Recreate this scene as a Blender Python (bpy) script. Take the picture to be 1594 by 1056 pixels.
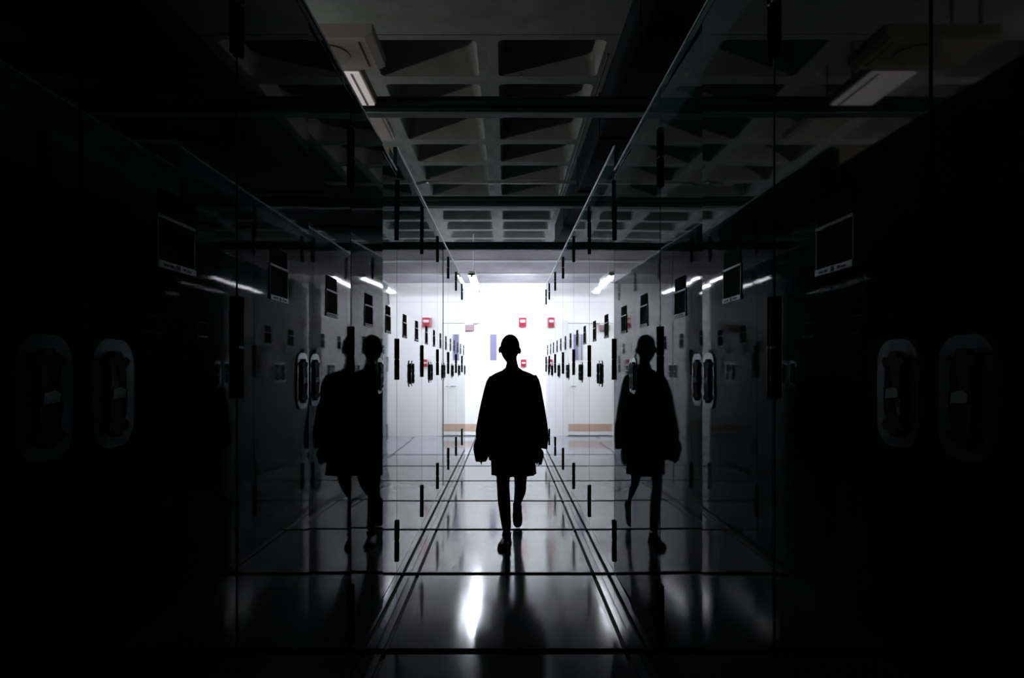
import bpy, bmesh, math, random
from mathutils import Vector, Matrix
random.seed(7)
S = bpy.context.scene
for o in list(bpy.data.objects): bpy.data.objects.remove(o)
C = S.collection
PI = math.pi

# ------------------------------------------------------------------ camera, world, exposure
F, VX, VY, H = 1066.0, 787.0, 572.0, 1.415        # focal length in px, vanishing point of the aisle, eye height
cam = bpy.data.cameras.new('camera'); cam.sensor_width = 36; cam.lens = 36 * F / 1594
cam.shift_x = (797 - VX) / 1594; cam.shift_y = (VY - 528) / 1594; cam.clip_start = .02
co = bpy.data.objects.new('camera', cam); C.objects.link(co)
co.location = (0, 0, H); co.rotation_euler = (PI / 2, 0, 0); S.camera = co
w = bpy.data.worlds.new('world'); S.world = w; w.use_nodes = True
w.node_tree.nodes['Background'].inputs[0].default_value = (.004, .006, .008, 1)
w.node_tree.nodes['Background'].inputs[1].default_value = .0
S.view_settings.view_transform = 'Standard'; S.view_settings.look = 'None'
S.view_settings.gamma = 1; S.view_settings.exposure = 0.0; S.view_settings.use_curve_mapping = False
S.cycles.max_bounces = 14; S.cycles.glossy_bounces = 10; S.cycles.diffuse_bounces = 4
S.cycles.sample_clamp_indirect = 6
TUBE_POWER = 196.0          # fluorescent tubes of the lit end room
PANEL_POWER = .32          # dim warm diffuser above the left row
SIDE_POWER = 62.0           # added unseen tubes past the left row, light for the coffers
TUBE_COL = (.87, .90, 1.0)

# ------------------------------------------------------------------ helpers
def tag(o, label=None, cat=None, group=None, kind=None):
    if label: o['label'] = label
    if cat: o['category'] = cat
    if group: o['group'] = group
    if kind: o['kind'] = kind
    return o
def empty(name, loc, rz=0, label=None, cat=None, group=None, kind=None):
    o = bpy.data.objects.new(name, None); C.objects.link(o); o.location = loc; o.rotation_euler = (0, 0, rz)
    o.empty_display_size = .1
    return tag(o, label, cat, group, kind)
def link(name, me, parent=None, loc=(0, 0, 0), rot=(0, 0, 0)):
    o = bpy.data.objects.new(name, me); C.objects.link(o); o.parent = parent
    o.location = loc; o.rotation_euler = rot
    return o
def mesh(name, bm, mat, smooth=False, bevel=0, seg=2):
    if bevel:
        es = [e for e in bm.edges if len(e.link_faces) == 2 and e.calc_face_angle(0) > .5]
        bmesh.ops.bevel(bm, geom=es, offset=bevel, segments=seg, affect='EDGES', profile=.5)
    bmesh.ops.recalc_face_normals(bm, faces=bm.faces[:])
    me = bpy.data.meshes.new(name); bm.to_mesh(me); bm.free()
    if mat: me.materials.append(mat)
    if smooth:
        for p in me.polygons: p.use_smooth = True
        try: me.set_sharp_from_angle(angle=math.radians(40))
        except Exception: pass
    return me
def box(bm, a, b):
    m = Matrix.Translation([(a[i] + b[i]) / 2 for i in range(3)]) @ Matrix.Diagonal([abs(b[i] - a[i]) for i in range(3)] + [1])
    return bmesh.ops.create_cube(bm, size=1, matrix=m)['verts']
def boxmesh(name, a, b, mat, bevel=0, seg=2):
    bm = bmesh.new(); box(bm, a, b); return mesh(name, bm, mat, bevel=bevel, seg=seg)
def prism(bm, pts, x0, x1):
    """outline pts in (y, z), extruded along x from x0 to x1"""
    n = len(pts)
    a = [bm.verts.new((x0, p[0], p[1])) for p in pts]; b = [bm.verts.new((x1, p[0], p[1])) for p in pts]
    bm.faces.new(a); bm.faces.new(b[::-1])
    for i in range(n): bm.faces.new((a[i], b[i], b[(i + 1) % n], a[(i + 1) % n]))
def rrect(w_, h_, r, n=6, cy=0, cz=0):
    out = []
    for (sx, sz, a0) in ((1, 1, 0), (-1, 1, 90), (-1, -1, 180), (1, -1, 270)):
        for k in range(n + 1):
            a = math.radians(a0 + 90 * k / n)
            out.append((cy + sx * (w_ / 2 - r) + r * math.cos(a), cz + sz * (h_ / 2 - r) + r * math.sin(a)))
    return out
def tube(bm, pts, r, n=12, caps=True):
    pts = [Vector(p) for p in pts]; rings = []
    for i, p in enumerate(pts):
        t = (pts[min(i + 1, len(pts) - 1)] - pts[max(i - 1, 0)]).normalized()
        u = t.cross(Vector((0, 0, 1)));
        if u.length < .01: u = t.cross(Vector((0, 1, 0)))
        u.normalize(); v = t.cross(u)
        rr = r[i] if isinstance(r, (list, tuple)) else r
        rings.append([bm.verts.new(p + u * rr * math.cos(2 * PI * k / n) + v * rr * math.sin(2 * PI * k / n)) for k in range(n)])
    for a, b in zip(rings, rings[1:]):
        for k in range(n): bm.faces.new((a[k], a[(k + 1) % n], b[(k + 1) % n], b[k]))
    if caps: bm.faces.new(rings[0][::-1]); bm.faces.new(rings[-1])

# ------------------------------------------------------------------ materials
def mat(name, col, rough=.5, metal=0, spec=.5, ior=1.5, noise=None, bump=None, rnoise=None, emit=None, coat=0):
    m = bpy.data.materials.new(name); m.use_nodes = True; nt = m.node_tree
    p = nt.nodes['Principled BSDF']
    p.inputs['Base Color'].default_value = (*col, 1); p.inputs['Roughness'].default_value = rough
    p.inputs['Metallic'].default_value = metal; p.inputs['IOR'].default_value = ior
    p.inputs['Specular IOR Level'].default_value = spec
    if coat: p.inputs['Coat Weight'].default_value = coat; p.inputs['Coat Roughness'].default_value = .05
    if emit: p.inputs['Emission Color'].default_value = (*emit[0], 1); p.inputs['Emission Strength'].default_value = emit[1]
    tc = nt.nodes.new('ShaderNodeTexCoord')
    def tex(scale, detail=4, stretch=None):
        n = nt.nodes.new('ShaderNodeTexNoise'); n.inputs['Scale'].default_value = scale; n.inputs['Detail'].default_value = detail
        if stretch:
            mp = nt.nodes.new('ShaderNodeMapping'); mp.inputs['Scale'].default_value = stretch
            nt.links.new(tc.outputs['Object'], mp.inputs[0]); nt.links.new(mp.outputs[0], n.inputs['Vector'])
        else: nt.links.new(tc.outputs['Object'], n.inputs['Vector'])
        return n
    if noise:                     # (scale, second colour, stretch)
        n = tex(noise[0], 5, noise[2] if len(noise) > 2 else None); r = nt.nodes.new('ShaderNodeValToRGB')
        r.color_ramp.elements[0].position = .35; r.color_ramp.elements[1].position = .65
        r.color_ramp.elements[0].color = (*col, 1); r.color_ramp.elements[1].color = (*noise[1], 1)
        nt.links.new(n.outputs[0], r.inputs[0]); nt.links.new(r.outputs[0], p.inputs['Base Color'])
    if rnoise:                    # (scale, lo, hi)
        n = tex(rnoise[0]); r = nt.nodes.new('ShaderNodeMapRange'); r.inputs[3].default_value = rnoise[1]; r.inputs[4].default_value = rnoise[2]
        nt.links.new(n.outputs[0], r.inputs[0]); nt.links.new(r.outputs[0], p.inputs['Roughness'])
    if bump:                      # (scale, strength, distance, stretch)
        n = tex(bump[0], 2, bump[3] if len(bump) > 3 else None); b = nt.nodes.new('ShaderNodeBump')
        b.inputs['Strength'].default_value = bump[1]; b.inputs['Distance'].default_value = bump[2]
        nt.links.new(n.outputs[0], b.inputs['Height']); nt.links.new(b.outputs[0], p.inputs['Normal'])
    return m
M = dict(
    paint=mat('glossy_dark_paint', (.016, .042, .046), .03, ior=1.47, bump=(1.3, .25, .004), noise=(.8, (.020, .048, .052))),
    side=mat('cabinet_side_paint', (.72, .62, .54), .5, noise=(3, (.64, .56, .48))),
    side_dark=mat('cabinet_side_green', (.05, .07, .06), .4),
    gap=mat('dark_gap', (.004, .005, .007), .7),
    rail=mat('dark_steel_rail', (.004, .006, .010), .9, spec=.02, noise=(30, (.012, .014, .02))),
    hinge=mat('black_hinge_metal', (.005, .007, .012), .6, spec=.06),
    washer=mat('pale_washer', (.6, .6, .66), .3, 1),
    plate=mat('brushed_plate', (.78, .82, .85), .23, .92, noise=(28, (.50, .54, .56), (1, 1, 1)), bump=(60, .3, .001)),
    paddle=mat('black_paddle', (.006, .007, .011), .6, spec=.06, noise=(30, (.02, .022, .028))),
    sticker=mat('grey_sticker', (.50, .56, .58), .5),
    frame=mat('card_frame_metal', (.52, .55, .56), .35, .4, noise=(40, (.40, .43, .44))),
    card=mat('dark_card', (.010, .026, .024), .8, spec=.03),
    ink=mat('ink', (.01, .01, .012), .6),
    edge=mat('aluminium_edge', (.34, .37, .37), .35, .6, noise=(12, (.25, .28, .28))),
    floor=mat('polished_floor', (.19, .205, .235), .11, ior=1.55, noise=(2.2, (.23, .235, .26)), rnoise=(5, .07, .14), bump=(34, .10, .0012)),
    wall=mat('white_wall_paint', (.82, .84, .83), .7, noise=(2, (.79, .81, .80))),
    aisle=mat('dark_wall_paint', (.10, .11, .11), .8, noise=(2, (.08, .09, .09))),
    concrete=mat('grey_concrete', (.22, .24, .23), .85, spec=.1, noise=(3.5, (.165, .18, .172)), bump=(18, .3, .004)),
    soffit=mat('grey_plaster', (.40, .38, .42), .8, noise=(3, (.33, .31, .35), (1, 1, 4))),
    beam=mat('dark_painted_steel', (.02, .028, .03), .6, spec=.15, noise=(6, (.02, .028, .03), (1, 6, 6))),
    beam_edge=mat('pale_steel_edge', (.26, .30, .31), .35, .5),  # paler than the girder, for the strip along its bottom edge
    duct=mat('black_duct', (.006, .008, .010), .9, spec=.03, noise=(5, (.009, .011, .013))),
    pipe=mat('galvanised_conduit', (.42, .44, .42), .4, .5, noise=(14, (.30, .32, .30))),
    shell=mat('cream_housing', (.55, .52, .47), .5, noise=(8, (.50, .47, .43))),
    disc=mat('grey_grille', (.30, .30, .28), .6),
    diffuser=mat('dim_diffuser', (.7, .68, .68), .5, emit=((1.0, .94, .97), PANEL_POWER)),
    housing=mat('white_housing', (.7, .7, .7), .5, noise=(8, (.66, .66, .66))),
    tube=mat('lit_tube', (.9, .9, .9), .4, emit=(TUBE_COL, TUBE_POWER)),
    tube_added=mat('lit_tube_added', (.9, .9, .9), .4, emit=((1.0, .97, .93), SIDE_POWER)),
    door=mat('white_door_paint', (.80, .83, .81), .5, noise=(3, (.78, .81, .79))),
    trim=mat('grey_trim', (.62, .65, .63), .5),
    kick=mat('tan_kick_plate', (.56, .41, .30), .4, noise=(7, (.48, .36, .29), (1, 1, 1))),
    glass=mat('lavender_glass', (.19, .19, .30), .1, noise=(4, (.22, .22, .33))),
    closer=mat('door_closer_metal', (.19, .14, .15), .45),
    red=mat('red_alarm', (.34, .015, .04), .4, noise=(30, (.27, .012, .035))),
    white=mat('white_plastic', (.8, .78, .8), .4),
    cloth=mat('black_cloth', (.010, .011, .014), .9, spec=.1, bump=(160, .3, .001), noise=(9, (.006, .007, .010))),
    skirt=mat('dark_skirt_cloth', (.008, .008, .011), .9, spec=.1, noise=(20, (.012, .012, .016))),
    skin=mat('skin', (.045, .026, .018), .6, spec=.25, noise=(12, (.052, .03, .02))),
    hair=mat('hair', (.006, .005, .005), .7, spec=.2, noise=(60, (.012, .010, .009)), bump=(120, .5, .002)),
    shoe=mat('black_leather', (.006, .006, .008), .45, noise=(20, (.011, .011, .013))),
    sole=mat('rubber_sole', (.012, .012, .013), .8),
    eye=mat('eye', (.35, .34, .33), .25),
)

# ------------------------------------------------------------------ cabinet geometry numbers
W = .65                                 # cabinet fronts at x = -W and +W
P = 1.2195                              # hinge line to hinge line
Y0 = .437
YEND = 11.0
TOP_NEAR, TOP_FAR = 2.59, 2.735
DEPTH = .72
Y_BACK = 14.1                           # back wall of the lit room
ROOM = 4.6                              # half width of the whole hall
CEIL = 3.695                            # underside of the ribs

# ------------------------------------------------------------------ floor with rails and panels
T0, TP = 3.41, 1.279
fl = link('floor', boxmesh('floor', (-ROOM, -2.0, -.10), (ROOM, Y_BACK + .2, -.014), M['gap'])); tag(fl, kind='structure')
rails = [T0 + TP * k for k in range(-4, 7)]
JX = .60
def panel(x0, x1, y0, y1, cache={}):
    key = (round(x1 - x0, 3), round(y1 - y0, 3))
    if key not in cache:
        cache[key] = boxmesh('floor_panel', (0, 0, -.0135), (x1 - x0, y1 - y0, 0), M['floor'], bevel=.0015, seg=1)
    o = link('floor_panel', cache[key], fl, (x0, y0, random.uniform(-.0003, 0)))
    o.rotation_euler = (random.uniform(-.0006, .0006), random.uniform(-.0004, .0004), 0)
ys = [-2.0] + rails + [Y_BACK]
for i in range(len(ys) - 1):
    a = ys[i] + (.036 if i else 0); b = ys[i + 1] - (.036 if i < len(ys) - 2 else 0)
    if b - a < .1: continue
    panel(-JX + .011, JX - .011, a, b)
    for s in (-1, 1):
        x0, x1 = (JX + .011, ROOM) if s > 0 else (-ROOM, -JX - .011)
        panel(x0, x1, a, b)
# rails: a dark channel with two low ribs, across the aisle
bm = bmesh.new()
box(bm, (-ROOM, -.036, -.0135), (ROOM, .036, -.004)); box(bm, (-ROOM, -.031, -.004), (ROOM, -.012, -.0015)); box(bm, (-ROOM, .012, -.004), (ROOM, .031, -.0015))
rm = mesh('rail', bm, M['rail'])
for y in rails:
    if y > -1.9 and y < 11.2: link('rail', rm, fl, (0, y, 0))

# ------------------------------------------------------------------ walls of the hall
def struct(name, a, b, m, parent=None, bevel=0):
    return tag(link(name, boxmesh(name, a, b, m, bevel=bevel), parent), kind='structure')
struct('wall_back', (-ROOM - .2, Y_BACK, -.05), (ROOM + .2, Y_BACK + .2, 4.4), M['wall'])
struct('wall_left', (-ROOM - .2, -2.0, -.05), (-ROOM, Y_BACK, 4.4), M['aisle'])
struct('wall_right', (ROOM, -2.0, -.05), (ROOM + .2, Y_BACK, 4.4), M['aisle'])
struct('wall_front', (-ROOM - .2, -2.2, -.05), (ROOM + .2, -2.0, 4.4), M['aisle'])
# faint horizontal joints of the back wall lining
struct('trim_1', (-ROOM, Y_BACK - .008, 2.752), (ROOM, Y_BACK, 2.764), M['trim'])

# ------------------------------------------------------------------ waffle ceiling
PX, PY, YC0 = .914, .743, 4.697
XR = -.13
ce = link('ceiling', boxmesh('ceiling', (-ROOM - .2, -2.2, 4.12), (ROOM + .2, Y_BACK + .2, 4.3), M['concrete'])); tag(ce, kind='structure')
link('solid_slab', boxmesh('solid_slab', (-ROOM, -2.0, CEIL), (ROOM, YC0, 4.12), M['concrete'], bevel=.01), ce)
def coffer_mesh():
    bm = bmesh.new(); rw = .075
    def ring(wx, wy, r, z, n=5):
        return [bm.verts.new((p[0], p[1], z)) for p in rrect(wx, wy, r, n)]
    outer = [bm.verts.new((sx * PX / 2, sy * PY / 2, 0)) for sx, sy in ((1, 1), (-1, 1), (-1, -1), (1, -1))]
    r0 = ring(PX - 2 * rw, PY - 2 * rw + .01, .05, 0)
    n = 6
    for c in range(4):
        seg = r0[c * n:(c + 1) * n]
        for i in range(n - 1): bm.faces.new((outer[c], seg[i + 1], seg[i]))
        bm.faces.new((outer[c], outer[(c + 1) % 4], r0[((c + 1) * n) % (4 * n)], seg[-1]))
    prev = r0
    for wx, wy, r, z in ((PX - 2 * rw - .015, PY - 2 * rw - .01, .05, .02), (PX - 2 * rw - .11, PY - 2 * rw - .09, .07, .26),
                         (PX - 2 * rw - .16, PY - 2 * rw - .13, .08, .31), (PX - 2 * rw - .28, PY - 2 * rw - .24, .09, .33)):
        cur = ring(wx, wy, r, z)
        for i in range(4 * n): bm.faces.new((prev[i], prev[(i + 1) % (4 * n)], cur[(i + 1) % (4 * n)], cur[i]))
        prev = cur
    bm.faces.new(prev)
    me = mesh('coffer', bm, M['concrete'], smooth=True); me.flip_normals()
    return me
cm = coffer_mesh()
for j in range(11):
    for i in range(-5, 5):
        link('coffer', cm, ce, (XR + (i + .5) * PX, YC0 + (j + .5) * PY, CEIL))
YB = YC0 + 11 * PY
# bulkhead in front of the far wall, and a lit strip of ceiling behind it
bz = 3.150
bk = link('bulkhead', boxmesh('bulkhead', (-ROOM, YB, bz), (ROOM, Y_BACK, 4.12), M['soffit'], bevel=.004), ce)
link('bulkhead_ledge', boxmesh('bulkhead_ledge', (-ROOM, YB - .03, bz + .24), (ROOM, YB - .0005, bz + .275), M['trim'], bevel=.004), ce)
link('bulkhead_ledge', boxmesh('bulkhead_ledge', (-ROOM, YB - .02, bz), (ROOM, YB - .0005, bz + .03), M['trim'], bevel=.004), ce)

# dark beams across the aisle
def beam_thing(y, label):
    t = empty('ceiling_beam', (0, y, 3.115), 0, label, 'beam', 'dark beams across the aisle')
    bm = bmesh.new(); box(bm, (-ROOM, -.045, .004), (ROOM, .045, .018)); box(bm, (-ROOM, -.045, .102), (ROOM, .045, .116)); box(bm, (-ROOM, -.008, .018), (ROOM, .008, .102))
    link('girder', mesh('girder', bm, M['beam'], bevel=.002, seg=1), t)
    bm = bmesh.new(); tube(bm, [(-ROOM, -.05, .0045), (ROOM, -.05, .0045)], .0045, 8)
    link('bottom_edge', mesh('bottom_edge', bm, M['beam_edge'], smooth=True), t)
    bm = bmesh.new(); tube(bm, [(-ROOM, -.03, .075), (ROOM, -.03, .075)], .024, 14)
    link('pipe', mesh('pipe', bm, M['beam'], smooth=True), t)
    for x in (-2.6, 2.6):
        bm = bmesh.new(); tube(bm, [(x, 0, .116), (x, 0, CEIL - 3.115 + .002)], .008, 8)
        link('hanger_rod', mesh('hanger_rod', bm, M['beam'], smooth=True), t)
    return t
beam_thing(4.63, 'dark steel beam across the aisle nearest the camera, just beyond the pale ceiling unit')
beam_thing(7.30, 'dark steel beam across the aisle halfway along, above the walking person')
beam_thing(9.96, 'dark steel beam farthest from the camera, at the edge of the lit end')
# duct over the right row
t = empty('air_duct', (0, 0, 0), 0, 'black rectangular duct running lengthwise above the right row of cabinets', 'duct')
for k in range(5):
    y0 = 2.2 + k * 1.72
    link('duct_section', boxmesh('duct_section', (.775, y0 + .004, 3.30), (1.42, y0 + 1.715, 3.66), M['duct'], bevel=.008), t)
    link('duct_flange', boxmesh('duct_flange', (.768, y0 - .014, 3.285), (1.435, y0 + .012, 3.675), M['duct'], bevel=.003), t)
bm = bmesh.new()
tube(bm, [(.735, 4.9, 3.655), (.735, 10.0, 3.655)], .008, 10)
tag(link('conduit', mesh('conduit', bm, M['beam'], smooth=True)), 'thin dark conduit running lengthwise under the ceiling beside the black duct', 'pipe')
zc = 3.37; yc = F * (zc - H) / 288
bm = bmesh.new()
pts = [(-1.05, yc - .12, zc - .05)] + [(-.98 + .16 * math.sin(a), yc - .12 * math.cos(a), zc - .05 * math.cos(a) ** 2) for a in [PI / 2 * k / 6 for k in range(7)]] + [(.74, yc, zc)]
tube(bm, pts, .016, 10)
tag(link('conduit', mesh('conduit', bm, M['pipe'], smooth=True)), 'grey conduit crossing the aisle with a bent left end, before the middle beam', 'pipe')
# sprinkler
sx, sy = (1019 - VX) / F * 4.2, 4.2
t = empty('sprinkler', (.70, 3.18, 3.60 - .12), 0, 'tiny pale sprinkler head hanging at upper right in front of the black duct', 'sprinkler')
bm = bmesh.new(); tube(bm, [(0, 0, CEIL - 3.48), (0, 0, .03)], .008, 8); link('stem', mesh('stem', bm, M['beam'], smooth=True), t)
bm = bmesh.new(); tube(bm, [(0, 0, .03), (0, 0, .01), (0, 0, 0), (0, 0, -.003)], [.006, .010, .022, .022], 12); link('deflector', mesh('deflector', bm, M['washer'], smooth=True), t)

# ------------------------------------------------------------------ lamps
def lamp(x, y0, y1, z, label, m=None, hood=True):
    L = y1 - y0
    t = empty('fluorescent_lamp', (x, (y0 + y1) / 2, z), 0, label, 'lamp', 'fluorescent lamps of the lit end' if hood else None)
    bm = bmesh.new()
    prism(bm, [(-.06, .010), (-.035, .045), (.035, .045), (.06, .010), (.064, .012), (.05, .085), (-.05, .085), (-.064, .012)] if hood else [(-.018, .022), (.018, .022), (.02, .085), (-.02, .085)], -L / 2, L / 2)
    bmesh.ops.rotate(bm, verts=bm.verts, matrix=Matrix.Rotation(PI / 2, 3, 'Z'))
    link('lamp_housing', mesh('lamp_housing', bm, M['housing'], bevel=.003), t)
    bm = bmesh.new(); tube(bm, [(0, -L / 2 + .03, -.006), (0, L / 2 - .03, -.006)], .019, 12)
    link('tube', mesh('tube', bm, m or M['tube'], smooth=True), t)
    for s in (-1, 1):
        link('socket', boxmesh('socket', (-.02, s * (L / 2 - .015) - .012, -.022), (.02, s * (L / 2 - .015) + .012, .03), M['housing'], bevel=.003), t)
        bm = bmesh.new(); tube(bm, [(0, s * L * .3, .084), (0, s * L * .3, (CEIL - z) if y1 < YB else (bz if (y0+y1)/2 + s * L * .3 > YB else CEIL) - z)], .005, 6)
        link('hanger_rod', mesh('hanger_rod', bm, M['housing'], smooth=True), t)
lamp(-.555, 11.25, 13.7, 2.915, 'bright fluorescent tube hanging lengthwise at the aisle end, upper left of the back door')
for x, l in ((-3.4, 'bright fluorescent tube far left in the end room, hidden behind the left row'), (-2.0, 'bright fluorescent tube left of the aisle end, behind the left row of cabinets'),
             (1.05, 'bright fluorescent tube just right of the aisle end, behind the right row of cabinets'), (2.4, 'bright fluorescent tube right in the end room, behind the right row'),
             (3.9, 'bright fluorescent tube far right in the end room, hidden behind the right row')):
    lamp(x, 11.25, 13.7, 2.915, l)
lamp(-3.1, 2.3, 4.6, 3.0, 'added bare tube over the next aisle, nearest the camera, unseen light for the ceiling behind the left row', M['tube_added'], False)  # two added tubes out of view, lighting the coffer sides from the left
lamp(-3.1, 4.75, 7.6, 3.0, 'added bare tube over the next aisle, farther along, unseen light for the ceiling behind the left row', M['tube_added'], False)
# dim diffuser strip and square unit above the left row
t = empty('ceiling_light', (-1.01, 4.70, 3.165), 0, 'pale long ceiling light with a dim diffuser above the left row, beside the waffle ceiling', 'lamp')
bm = bmesh.new(); box(bm, (-.15, -.64, .012), (.15, .62, .07)); link('lamp_housing', mesh('lamp_housing', bm, M['shell'], bevel=.006), t)
link('diffuser', boxmesh('diffuser', (-.135, -.625, 0), (.135, -.12, .012), M['diffuser'], bevel=.003), t)
link('diffuser', boxmesh('diffuser', (-.135, -.02, .004), (.135, .605, .012), M['shell'], bevel=.003), t)
bm = bmesh.new(); box(bm, (.085, -.62, -.006), (.10, -.13, .0)); link('diffuser_rib', mesh('diffuser_rib', bm, M['housing']), t)
for y in (.12, .5):
    bm = bmesh.new(); tube(bm, [(-.13, y, .07), (-.13, y, CEIL - 3.165 + .02)], .008, 8)
    link('hanger_rod', mesh('hanger_rod', bm, M['duct'], smooth=True), t)
t = empty('ceiling_unit', (-1.02, 3.83, 3.165), 0, 'cream square ceiling unit with a grey round grille above the left row', 'ceiling unit')
bm = bmesh.new()
prism(bm, [(-.31, 0), (.27, 0), (.315, .02), (.315, .075), (-.31, .075)], -.2, .2)
bmesh.ops.rotate(bm, verts=bm.verts, matrix=Matrix.Rotation(-PI / 2, 3, 'Z'))
link('unit_housing', mesh('unit_housing', bm, M['shell'], bevel=.004), t, (0, 0, 0), (0, 0, 0))
bm = bmesh.new(); tube(bm, [(.02, 0, -.008), (.02, 0, .002)], .13, 32); link('grille', mesh('grille', bm, M['disc'], smooth=True), t)
link('slot', boxmesh('slot', (.225, -.15, -.0015), (.238, .15, .002), M['gap']), t)
for y in (-.12, .12):
    bm = bmesh.new(); tube(bm, [(-.25, y, .075), (-.25, y, CEIL - 3.165)], .008, 8)
    link('hanger_rod', mesh('hanger_rod', bm, M['duct'], smooth=True), t)

# ------------------------------------------------------------------ door and alarms on the back wall
yb = Y_BACK
t = empty('door_1', (-.55, yb, 0)); tag(t, 'white end door with a narrow window slit and tan kick plate', kind='structure')
link('door_leaf', boxmesh('door_leaf', (-.49, -.035, .02), (.49, -.006, 2.315), M['door'], bevel=.003), t)
for a, b in (((-.56, -.045, 0), (-.497, -.001, 2.385)), ((.497, -.045, 0), (.56, -.001, 2.385)), ((-.497, -.045, 2.322), (.497, -.001, 2.385))):
    link('door_frame', boxmesh('door_frame', a, b, M['door'], bevel=.003), t)
wx = -.251 + .55
link('window_pane', boxmesh('window_pane', (wx - .066, -.040, 1.56), (wx + .066, -.0352, 2.09), M['glass']), t)
bm = bmesh.new()
for a, b in (((wx - .075, -.043, 1.55), (wx - .067, -.0352, 2.10)), ((wx + .067, -.043, 1.55), (wx + .075, -.0352, 2.10)), ((wx - .075, -.043, 2.091), (wx + .075, -.0352, 2.10)), ((wx - .075, -.043, 1.55), (wx + .075, -.0352, 1.559))): box(bm, a, b)
link('window_frame', mesh('window_frame', bm, M['trim']), t)
link('kick_plate', boxmesh('kick_plate', (-.48, -.039, .10), (.48, -.0352, .25), M['kick']), t)
link('door_closer', boxmesh('door_closer', (-.42, -.10, 2.165), (-.09, -.0355, 2.285), M['closer'], bevel=.006), t)
bm = bmesh.new(); prism(bm, [(-.12, 2.296), (-.07, 2.296), (.03, 2.316), (.03, 2.322), (-.12, 2.318)], -.075, -.05)
for v in bm.verts: v.co = Vector((v.co.y, v.co.x, v.co.z))
link('closer_arm', mesh('closer_arm', bm, M['closer']), t)
bm = bmesh.new(); tube(bm, [(.42, -.036, 1.02), (.42, -.085, 1.02), (.40, -.095, 1.02), (.30, -.095, 1.02)], .011, 10)
link('door_handle', mesh('door_handle', bm, M['plate'], smooth=True), t)
# alarm strobe
ax = (813.5 - VX) / F * yb; az = H + (572 - 502.3) / F * yb
t = empty('fire_alarm', (ax, yb, az), 0, 'red fire alarm box with white strobe window high on the back wall', 'alarm')
bm = bmesh.new(); prism(bm, rrect(.155, .20, .02), -.05, -.001); [setattr(v, 'co', Vector((v.co.y, v.co.x, v.co.z))) for v in bm.verts]
link('alarm_body', mesh('alarm_body', bm, M['red'], bevel=.004), t)
bm = bmesh.new(); prism(bm, rrect(.10, .055, .015, cz=.025), -.07, -.0505); [setattr(v, 'co', Vector((v.co.y, v.co.x, v.co.z))) for v in bm.verts]
link('strobe_lens', mesh('strobe_lens', bm, M['white'], bevel=.003), t)
bm = bmesh.new()
for k in range(4): box(bm, (-.045 + k * .025, -.0515, -.07), (-.033 + k * .025, -.0498, -.035))
link('sounder_slot', mesh('sounder_slot', bm, M['gap']), t)
ax = (815 - VX) / F * yb; az = H + (572 - 565.5) / F * yb
t = empty('pull_station', (ax, yb, az), 0, 'small red fire pull station low on the back wall beside the person neck', 'alarm')
bm = bmesh.new(); prism(bm, rrect(.11, .15, .012), -.045, -.001); [setattr(v, 'co', Vector((v.co.y, v.co.x, v.co.z))) for v in bm.verts]
link('station_body', mesh('station_body', bm, M['red'], bevel=.003), t)
link('pull_bar', boxmesh('pull_bar', (-.038, -.06, -.012), (.038, -.0452, .018), M['white'], bevel=.003), t)

# ------------------------------------------------------------------ cabinets
def plate_mesh():
    bm = bmesh.new(); prism(bm, rrect(.118, .178, .042, 8), 0, .004)
    return mesh('handle_plate', bm, M['plate'], smooth=True, bevel=.0015)
def paddle_mesh():
    half = [(.009, .069), (.014, .064), (.017, .058), (.029, .060), (.037, .054), (.032, .046), (.024, .043), (.024, .020), (.028, -.008), (.026, -.03), (.020, -.044), (.031, -.047), (.037, -.055), (.029, -.062), (.018, -.058), (.013, -.067), (.006, -.071)]
    pts = half + [(-y, z) for y, z in half[::-1]]
    bm = bmesh.new(); prism(bm, pts, .0035, .009)
    for v in bm.verts:
        if v.co.x > .006: v.co.y *= .88; v.co.x += .003 * math.cos(v.co.z / .07 * 1.2)
    return mesh('handle_paddle', bm, M['paddle'], bevel=.0015, seg=1)
def sticker_mesh():
    bm = bmesh.new(); prism(bm, [(-.018, -.009), (.016, -.006), (.018, .006), (.006, .010), (-.016, .007)], .0115, .0128)
    return mesh('handle_tag', bm, M['sticker'])
def holder_mesh():
    bm = bmesh.new()
    for a, b in (((0, -.078, 0), (.005, .078, .014)), ((0, -.078, .014), (.003, -.073, .094)), ((0, .073, .014), (.003, .078, .094)), ((0, -.078, .094), (.004, .078, .101))):
        box(bm, a, b)
    return mesh('label_frame', bm, M['frame'], bevel=.0015, seg=1)
def card_mesh():
    bm = bmesh.new(); box(bm, (.0005, -.0725, .0145), (.0015, .0725, .0935)); box(bm, (.0005, -.070, .1015), (.002, .070, .150))
    return mesh('label_card', bm, M['card'])
def ink_mesh():
    bm = bmesh.new()
    for y0, y1, z0, z1 in ((-.058, -.040, .004, .008), (-.035, -.022, .004, .009), (-.006, .006, .002, .0115), (.020, .030, .004, .009), (.036, .052, .004, .008)):
        box(bm, (.0045, y0, z0), (.0056, y1, z1))
    return mesh('label_print', bm, M['ink'])
def hinge_mesh(s):
    """two-knuckle barrel hinge; s is the side of the door leaf"""
    bm = bmesh.new()
    for z0, z1 in ((-.123, -.003), (.003, .123)):
        tube(bm, [(.0055, s * .010, z0), (.0055, s * .010, z0 + .002), (.0055, s * .010, z1 - .002), (.0055, s * .010, z1)], [.006, .0075, .0075, .006], 12)
        box(bm, (.0005, s * .012, z0 + .004), (.003, s * .034, z1 - .004))
    return mesh('hinge', bm, M['hinge'], smooth=True)
PM, DM, SM_, HM, CM_, IM = plate_mesh(), paddle_mesh(), sticker_mesh(), holder_mesh(), card_mesh(), ink_mesh()
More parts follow.
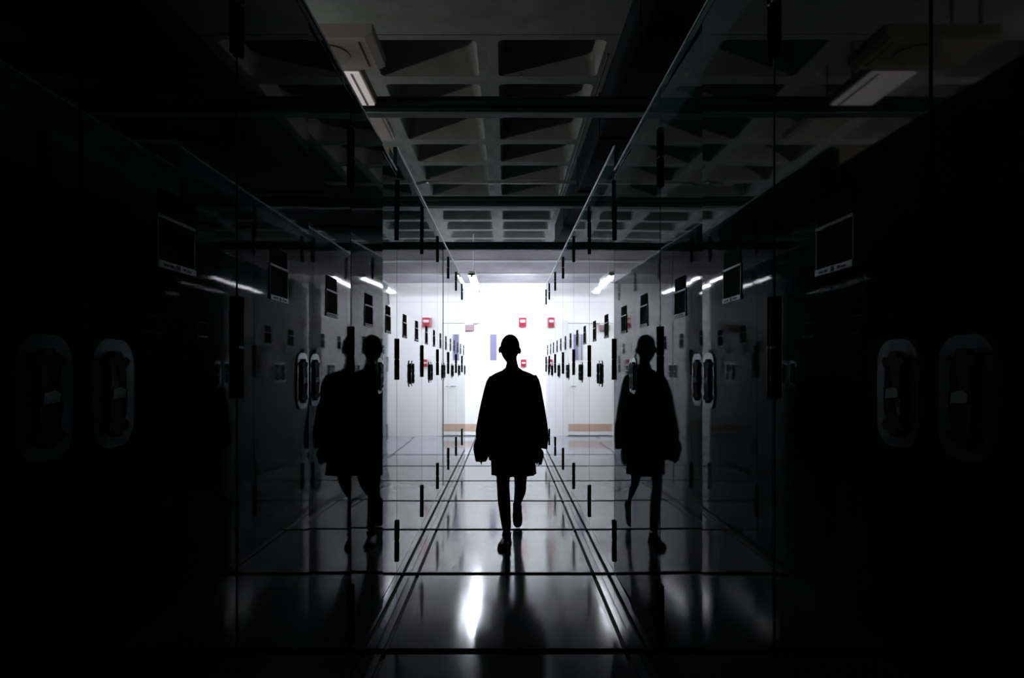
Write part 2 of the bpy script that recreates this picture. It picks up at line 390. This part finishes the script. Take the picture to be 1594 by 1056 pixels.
HG = {1: hinge_mesh(1), -1: hinge_mesh(-1)}
bm = bmesh.new(); tube(bm, [(.0055, 0, -.003), (.0055, 0, .003)], .0055, 10); WASH = mesh('hinge_washer', bm, M['washer'])
cache = {}
def cached(key, fn):
    if key not in cache: cache[key] = fn()
    return cache[key]
ZD = .19
def cabinet(side, yc, width, top, hinge_top, label, tilts=(0, 0), single=False, sidem='side'):
    rz = 0 if side < 0 else PI
    t = empty('storage_cabinet', (side * W, yc, 0), rz, label, 'cabinet', 'glossy dark cabinets lining the %s side of the aisle' % ('left' if side < 0 else 'right'))
    w2 = width / 2
    def carc():
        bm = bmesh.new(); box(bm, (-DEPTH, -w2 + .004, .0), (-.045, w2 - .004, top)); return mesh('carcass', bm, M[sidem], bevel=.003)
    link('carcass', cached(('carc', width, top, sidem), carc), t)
    link('plinth', cached(('pl', width), lambda: boxmesh('plinth', (-.0235, -w2 + .003, .004), (-.001, w2 - .003, ZD - .004), M['paint'], bevel=.0015)), t)
    link('header', cached(('hd', width, top), lambda: boxmesh('header', (-.0235, -w2 + .003, top - .03), (-.001, w2 - .003, top), M['paint'], bevel=.0015)), t)
    def trim():
        bm = bmesh.new(); box(bm, (-.006, -w2 + .001, top + .0005), (.004, w2 - .001, top + .009)); return mesh('top_edge', bm, M['edge'], bevel=.002, seg=1)
    link('top_edge', cached(('te', width, top), trim), t)
    def seam():
        bm = bmesh.new(); box(bm, (-.044, -.01, ZD), (-.030, .01, top - .03)); return mesh('door_seam', bm, M['gap'])
    if not single: link('door_seam', cached(('seam', top), seam), t)
    zt = top - .034
    for k, s in enumerate((1, -1)):          # s: direction in which the leaf extends from its hinge
        if single and s < 0: continue
        lw = (width - .008) if single else (w2 - .003)
        def leaf(s=s, lw=lw):
            bm = bmesh.new(); box(bm, (-.022, s * .004, ZD), (0, s * lw, zt)); return mesh('door', bm, M['paint'], bevel=.002)
        d = link('door', cached(('leaf', s, lw, top), leaf), t, (0, -s * w2, 0))
        d.rotation_euler = (0, 0, -s * tilts[k])       # positive tilt: free edge stands proud
        yh = s * (lw - .022 - .059)
        link('handle_plate', PM, d, (.0005, yh, 1.372)); link('handle_paddle', DM, d, (.0005, yh, 1.372)); link('handle_tag', SM_, d, (.0005, yh, 1.372))
        ym = s * width / 4 if not single else s * width / 2
        for n, me in (('label_frame', HM), ('label_card', CM_), ('label_print', IM)): link(n, me, d, (.0003, ym, 1.603))
        for zh in (.378, 1.463, hinge_top):
            link('hinge', HG[s], d, (.0005, 0, zh)); link('hinge_washer', WASH, d, (.0005, s * .010, zh))
    return t
ORD = ['first', 'second', 'third', 'fourth', 'fifth', 'sixth', 'seventh', 'eighth']
NOTE = {0: 'almost lost in darkness', 1: 'handles shining', 2: 'mirroring the walking person', 3: 'first taller one', 4: 'reflecting the white end room', 5: 'reflecting white light', 6: 'reflecting white light', 7: 'near the end unit'}
# tilt of (near-camera leaf, far leaf) in radians; world order is the same on both sides
TL = {0: (0, 0), 1: (.0, -.014), 2: (.043, -.004), 3: (.004, -.003), 4: (.001, -.003), 5: (-.004, .003), 6: (.003, -.003), 7: (.002, -.002)}
TR = {0: (0, 0), 1: (.0, -.022), 2: (.020, -.02), 3: (.007, -.002), 4: (.002, -.007), 5: (.005, -.003), 6: (.003, -.004), 7: (.002, -.001)}
for side in (-1, 1):
    sn = 'left' if side < 0 else 'right'
    for k in range(8):
        tl = (TL if side < 0 else TR)[k]
        if side > 0: tl = tl[::-1]
        cabinet(side, Y0 + P * (k + .5), P, TOP_NEAR if k < 3 else TOP_FAR, 2.295 if k < 3 else (2.415 if k == 3 else 2.543),
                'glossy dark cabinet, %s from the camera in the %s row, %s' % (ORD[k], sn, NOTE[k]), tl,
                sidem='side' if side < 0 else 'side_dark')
    y0 = Y0 + 8 * P
    cabinet(side, (y0 + YEND) / 2, YEND - y0, TOP_FAR, 2.543, 'narrow single-door cabinet closing the far end of the %s row beside the lit room' % sn, (0, 0), True, 'side' if side < 0 else 'side_dark')

# ------------------------------------------------------------------ the walking person
def PT(px, py, d): return Vector(((px - VX) * d / F, d, H - (py - VY) * d / F))
person = empty('person', (.03, 5.6, 0), 0, 'person in a loose dark coat walking towards the camera down the aisle', 'person')
def plink(name, me): 
    o = link(name, me, person); o.location = (-.03, -5.6, 0); return o
def eval_mesh(verts, edges, radii, root, subdiv=2):
    me = bpy.data.meshes.new('tmp'); me.from_pydata([tuple(v) for v in verts], edges, [])
    o = bpy.data.objects.new('tmp', me); C.objects.link(o)
    o.modifiers.new('skin', 'SKIN'); sub = o.modifiers.new('s', 'SUBSURF'); sub.levels = subdiv; sub.render_levels = subdiv
    sv = me.skin_vertices[0].data if len(me.skin_vertices) else None
    if sv is None:
        bm = bmesh.new(); bm.from_mesh(me); bm.verts.layers.skin.verify(); bm.to_mesh(me); bm.free(); sv = me.skin_vertices[0].data
    for i, r in enumerate(radii):
        sv[i].radius = r if isinstance(r, tuple) else (r, r); sv[i].use_root = (i == root)
    dg = bpy.context.evaluated_depsgraph_get(); dg.update()
    m2 = bpy.data.meshes.new_from_object(o.evaluated_get(dg))
    bpy.data.objects.remove(o); bpy.data.meshes.remove(me)
    return m2
DB = 5.6
hd = PT(793.7, 546, DB)                                # head centre
neck0 = PT(797.5, 582, DB + .01); neckt = PT(797, 563, DB)
pel = PT(799, 672, DB + .02); chest = PT(798, 610, DB)
shL = PT(766, 594, DB); shR = PT(829, 592, DB)
elL = PT(753, 648, DB + .03); elR = PT(843, 645, DB + .02)
wrL = PT(750, 700, DB - .06); wrR = PT(840, 696, DB - .02)
hipL = PT(785, 686, DB - .02); hipR = PT(812, 686, DB + .02)
knL = PT(783.0, 753, 5.44); anL = Vector((.012, 5.47, .085))
knR = PT(810, 752, 5.66); anR = PT(805.0, 785, 6.08)
mL1 = hipL.lerp(knL, .55); mR1 = hipR.lerp(knR, .55)
cL = knL.lerp(anL, .35) + Vector((-.004, .02, 0)); cR = knR.lerp(anR, .35) + Vector((.010, .015, 0))
V = [pel, chest, neck0, neckt, hd + Vector((0, .01, -.02)), shL, elL, wrL, shR, elR, wrR, hipL, mL1, knL, cL, anL, hipR, mR1, knR, cR, anR]
E = [(0, 1), (1, 2), (2, 3), (3, 4), (2, 5), (5, 6), (6, 7), (2, 8), (8, 9), (9, 10), (0, 11), (11, 12), (12, 13), (13, 14), (14, 15), (0, 16), (16, 17), (17, 18), (18, 19), (19, 20)]
R = [(.14, .10), (.14, .10), .050, .0455, .055, .052, .040, .026, .052, .040, .026, .085, .072, .053, .056, .036, .085, .072, .053, .056, .034]
parts = [eval_mesh(V, E, R, 0)]
# hands: palm and five fingers, hanging and slightly curled
def hand(wr, s, curl=.25, yaw=0.0):
    """s = +1: thumb towards -y (front); palm faces the body"""
    vs, es, rs = [], [], []
    rot = Matrix.Rotation(yaw, 3, 'Z')
    def add(p, r, prev=None):
        q = rot @ Vector(p); vs.append(wr + q); rs.append(r)
        if prev is not None: es.append((prev, len(vs) - 1))
        return len(vs) - 1
    a = add((0, 0, .01), (.020, .024)); b = add((0, 0, -.035), (.015, .032), a); c = add((0, 0, -.065), (.013, .036), b)
    m = eval_mesh(vs, es, rs, 0); out = [m]
    for k, (yy, ln) in enumerate(((-.030, .066), (-.010, .075), (.010, .070), (.029, .055))):
        vs, es, rs = [], [], []
        p0 = add((0, yy * .8, -.055), .009); p1 = add((0, yy, -.085), .0092, p0)
        x = 0; z = -.085; an = curl; idx = p1
        for seg, q in enumerate((.45, .32, .23)):
            an += curl * .8; x += s * math.sin(an) * ln * q; z -= math.cos(an) * ln * q
            idx = add((x, yy * 1.05, z), .0085 - .0009 * seg, idx)
        out.append(eval_mesh(vs, es, rs, 0, 1))
    vs, es, rs = [], [], []
    p0 = add((0, -.018, -.02), .011); p1 = add((s * .008, -.040, -.042), .0105, p0); p2 = add((s * .014, -.050, -.068), .0092, p1); add((s * .018, -.050, -.090), .0082, p2)
    out.append(eval_mesh(vs, es, rs, 0, 1))
    return out
parts += hand(wrL + Vector((-.012, 0, .035)), 1, .06) + hand(wrR, -1, .15, .8)
# head with face
def head_mesh():
    bm = bmesh.new(); bmesh.ops.create_uvsphere(bm, u_segments=40, v_segments=30, radius=1)
    for v in bm.verts:
        x, y, z = v.co
        X = x * .076; Y = y * .093; Z = z * .112
        if z > 0: X *= 1 + .16 * z * z * (1.3 - z)
        if z < 0:                                     # jaw narrows, chin comes forward
            k = -z; X *= 1 - .26 * k ** 1.5
            if y > 0: Y *= 1 - .45 * k
            else: Y *= 1 - .02 * k
        fr = max(0, -y)
        g = lambda cx, cz, sx, sz: math.exp(-((x - cx) / sx) ** 2 - ((z - cz) / sz) ** 2) * (1 if y < 0 else 0)
        Y -= .022 * g(0, -.22, .13, .16) + .010 * g(0, .0, .09, .2)               # nose
        Y += .012 * (g(.38, .02, .2, .12) + g(-.38, .02, .2, .12))                # eye sockets
        Y -= .006 * (g(.35, .2, .3, .08) + g(-.35, .2, .3, .08))                  # brow
        Y -= .008 * g(0, -.50, .26, .05) + .007 * g(0, -.60, .24, .05) - .004 * g(0, -.55, .25, .02)  # lips
        Y -= .010 * g(0, -.85, .35, .14)                                          # chin
        v.co = Vector((X, Y, Z))
    for s in (-1, 1):                                 # ears
        r = bmesh.ops.create_uvsphere(bm, u_segments=12, v_segments=10, radius=1)
        for v in r['verts']:
            p = v.co.copy(); v.co = Vector((s * (.081 + .0075 * p.x * s + .010 * abs(p.y)), .012 + .017 * p.y, -.012 + .030 * p.z))
    bmesh.ops.rotate(bm, verts=bm.verts, matrix=Matrix.Rotation(.06, 3, 'Y') @ Matrix.Rotation(.10, 3, 'X'))
    bmesh.ops.translate(bm, verts=bm.verts, vec=hd + Vector((0, 0, .012)))
    me = bpy.data.meshes.new('head'); bm.to_mesh(me); bm.free(); return me
parts.append(head_mesh())
bm = bmesh.new()
for m_ in parts: bm.from_mesh(m_); bpy.data.meshes.remove(m_)
tmp = bpy.data.meshes.new('b'); bm.to_mesh(tmp); bm.free()
o = bpy.data.objects.new('b', tmp); C.objects.link(o)
rmod = o.modifiers.new('r', 'REMESH'); rmod.mode = 'VOXEL'; rmod.voxel_size = .0055
sm = o.modifiers.new('s', 'SMOOTH'); sm.iterations = 3; sm.factor = .5
dg = bpy.context.evaluated_depsgraph_get(); dg.update()
bme = bpy.data.meshes.new_from_object(o.evaluated_get(dg)); bpy.data.objects.remove(o)
bme.materials.clear(); bme.materials.append(M['skin'])
for p in bme.polygons: p.use_smooth = True
bme.name = 'body'; plink('body', bme)
for s in (-1, 1):
    bm = bmesh.new(); bmesh.ops.create_uvsphere(bm, u_segments=12, v_segments=8, radius=.0115, matrix=Matrix.Translation(hd + Vector((s * .029, -.066, .014))))
    plink('eye', mesh('eye', bm, M['eye'], smooth=True))
# cropped hair
bm = bmesh.new(); bmesh.ops.create_uvsphere(bm, u_segments=40, v_segments=30, radius=1)
for v in bm.verts:
    x, y, z = v.co
    jit = .0015 * math.sin(23 * x + 11 * z) * math.cos(17 * y)
    v.co = Vector((x * (.0790 + jit) * (1 + (.16 * z * z * (1.3 - z) if z > 0 else 0)), y * (.100 + jit), z * (.118 + jit)))
dele = [v for v in bm.verts if v.co.z < -.03 or (v.co.y < -.028 and v.co.z < .058) or (abs(v.co.x) > .055 and v.co.y < .03 and v.co.z < .012)]
bmesh.ops.delete(bm, geom=dele, context='VERTS')
bmesh.ops.solidify(bm, geom=bm.faces[:], thickness=.003)
bmesh.ops.rotate(bm, verts=bm.verts, matrix=Matrix.Rotation(.06, 3, 'Y') @ Matrix.Rotation(.10, 3, 'X'))
bmesh.ops.translate(bm, verts=bm.verts, vec=hd + Vector((0, .003, .014)))
plink('hair', mesh('hair', bm, M['hair'], smooth=True))
# cloth lofts -------------------------------------------------------
def loft(rows, n=56, fold=0, thick=.006, nf=9, ph=0, caps=()):
    """rows: (centre, half width x, half depth y, fold amount)"""
    bm = bmesh.new(); rings = []
    for i, (c, a, b, f) in enumerate(rows):
        ring = []
        for k in range(n):
            t_ = 2 * PI * k / n
            q = 1 + f * (.6 * math.sin(nf * t_ + ph + i * .18) + .4 * math.sin((nf * 2 + 1) * t_ + 1.3 * ph + i * .35))
            ca, sa = math.cos(t_), math.sin(t_)
            e = .86
            ring.append(bm.verts.new((c[0] + a * q * math.copysign(abs(ca) ** e, ca), c[1] + b * q * math.copysign(abs(sa) ** e, sa), c[2] - (c[3] if len(c) > 3 else 0) * math.cos(t_))))
        rings.append(ring)
    for p, q in zip(rings, rings[1:]):
        for k in range(n): bm.faces.new((p[k], p[(k + 1) % n], q[(k + 1) % n], q[k]))
    if 0 in caps: bm.faces.new(rings[0])
    bmesh.ops.recalc_face_normals(bm, faces=bm.faces[:])
    bmesh.ops.solidify(bm, geom=bm.faces[:], thickness=thick)
    return bm
def row(x0, x1, y, hb, f=0, d=DB):
    c = PT((x0 + x1) / 2, y, d); return ((c.x, c.y, c.z), (x1 - x0) / 2 * d / F, hb, f)
body_rows = [row(788, 806, 571, .052), row(787, 808, 575, .058), row(779, 817, 578, .075), row(770, 827, 582, .088), row(762, 835, 587, .10), row(759, 839, 594, .115, .01),
             row(757.5, 840.5, 605, .128, .015), row(757, 841, 620, .135, .02), row(756, 842, 640, .14, .03), row(756, 842, 660, .15, .04),
             row(757, 840, 680, .155, .05), row(759, 837, 700, .16, .055), row(761, 834, 715, .162, .06)]
bm = loft(body_rows, fold=1, nf=7); co_ = mesh('coat', bm, M['cloth'], smooth=True); plink('coat', co_)
slL = [row(762, 786, 586, .075, 0), row(757, 781, 594, .085, .02), row(753.5, 781, 606, .09, .02), row(749, 777, 625, .092, .03), row(745.5, 774, 642, .094, .04), row(742.5, 771, 658, .092, .05, DB), row(740.5, 769, 672, .088, .05), row(741, 766, 683, .080, .03), row(737.6, 765, 692, .082, .06), row(737, 763, 699, .082, .06), row(738.5, 761, 709, .076, .05), row(740.5, 757, 718, .062, .04)]
plink('coat_sleeve', mesh('coat_sleeve', loft(slL, nf=5, ph=1), M['cloth'], smooth=True))
slR = [row(808, 835, 584, .075, 0), row(813, 839, 592, .085, .02), row(814, 842, 603, .09, .02), row(817, 845, 620, .092, .03), row(820, 848.3, 638, .094, .03), row(822, 851, 655, .092, .04), row(824, 853, 670, .09, .04), row(827, 853.5, 683, .086, .05)]
r_ = row(828, 851.5, 696, .08, .06); slR.append(((*r_[0], .016), r_[1], r_[2], r_[3]))
plink('coat_sleeve', mesh('coat_sleeve', loft(slR, nf=5, ph=2.2), M['cloth'], smooth=True))
# standing collar
plink('collar', mesh('collar', loft([row(786.5, 807, 577, .062), row(787.5, 806.5, 570, .058), row(788, 806, 567.5, .056)], nf=3), M['cloth'], smooth=True))
# skirt
plink('skirt', mesh('skirt', loft([row(774, 824, 672, .12, 0), row(767, 830, 695, .135, .02), row(764, 832, 712, .15, .035), row(764.5, 832.5, 726, .158, .045), row(765, 833.5, 738, .165, .05)], nf=11, ph=.7), M['skirt'], smooth=True))
# shoes
def shoe(name, toe, heel, ank, wd=.047, sole_up=Vector((0, 0, 1))):
    bm = bmesh.new(); ax = (toe - heel); L = ax.length; ax.normalize(); side = ax.cross(sole_up).normalized(); up = side.cross(ax).normalized()
    prof = [(0, .030, .055), (.06, .036, .062), (.2, .037, .066), (.38, .036, .060), (.55, .041, .048), (.72, wd, .038), (.86, wd * .9, .030), (.95, wd * .62, .022), (1, wd * .25, .012)]
    n = 20; rings = []
    for t_, w_, h_ in prof:
        c = heel + ax * L * t_; ring = []
        for k in range(n):
            a = 2 * PI * k / n; ca, sa = math.cos(a), math.sin(a)
            ring.append(bm.verts.new(c + side * w_ * ca + up * (h_ * (max(sa, 0) ** .8) if sa > 0 else 0)))
        rings.append(ring)
    for p, q in zip(rings, rings[1:]):
        for k in range(n): bm.faces.new((p[k], p[(k + 1) % n], q[(k + 1) % n], q[k]))
    bm.faces.new(rings[0]); bm.faces.new(rings[-1][::-1])
    # collar up to the ankle
    c0 = heel + ax * L * .2 + up * .045
    tube(bm, [c0, c0.lerp(ank, .6), ank + (ank - c0) * .15], [.038, .037, .036], 16)
    plink(name, mesh(name, bm, M['shoe'], smooth=True))
    bm = bmesh.new(); rr = []
    for t_, w_, h_ in prof:
        c = heel + ax * L * t_
        rr.append([bm.verts.new(c + side * (w_ + .003) * sgn - up * dz) for sgn, dz in ((-1, 0.0), (1, 0.0), (1, .016), (-1, .016))])
    for p, q in zip(rr, rr[1:]):
        for k in range(4): bm.faces.new((p[k], p[(k + 1) % 4], q[(k + 1) % 4], q[k]))
    bm.faces.new(rr[0]); bm.faces.new(rr[-1][::-1])
    plink('sole', mesh('sole', bm, M['sole'], bevel=.002, seg=1))
toeL = Vector((-.026, 5.275, .017)); heelL = Vector((.014, 5.525, .017))
shoe('shoe', toeL, heelL, anL + Vector((0, 0, .01)))
toeR = PT(806, 820.5, 6.02); heelR = PT(805, 784, 6.16)
heelR.z = max(heelR.z, .2)
shoe('shoe', toeR, heelR, anR, .040, Vector((0, -1, .55)).normalized())
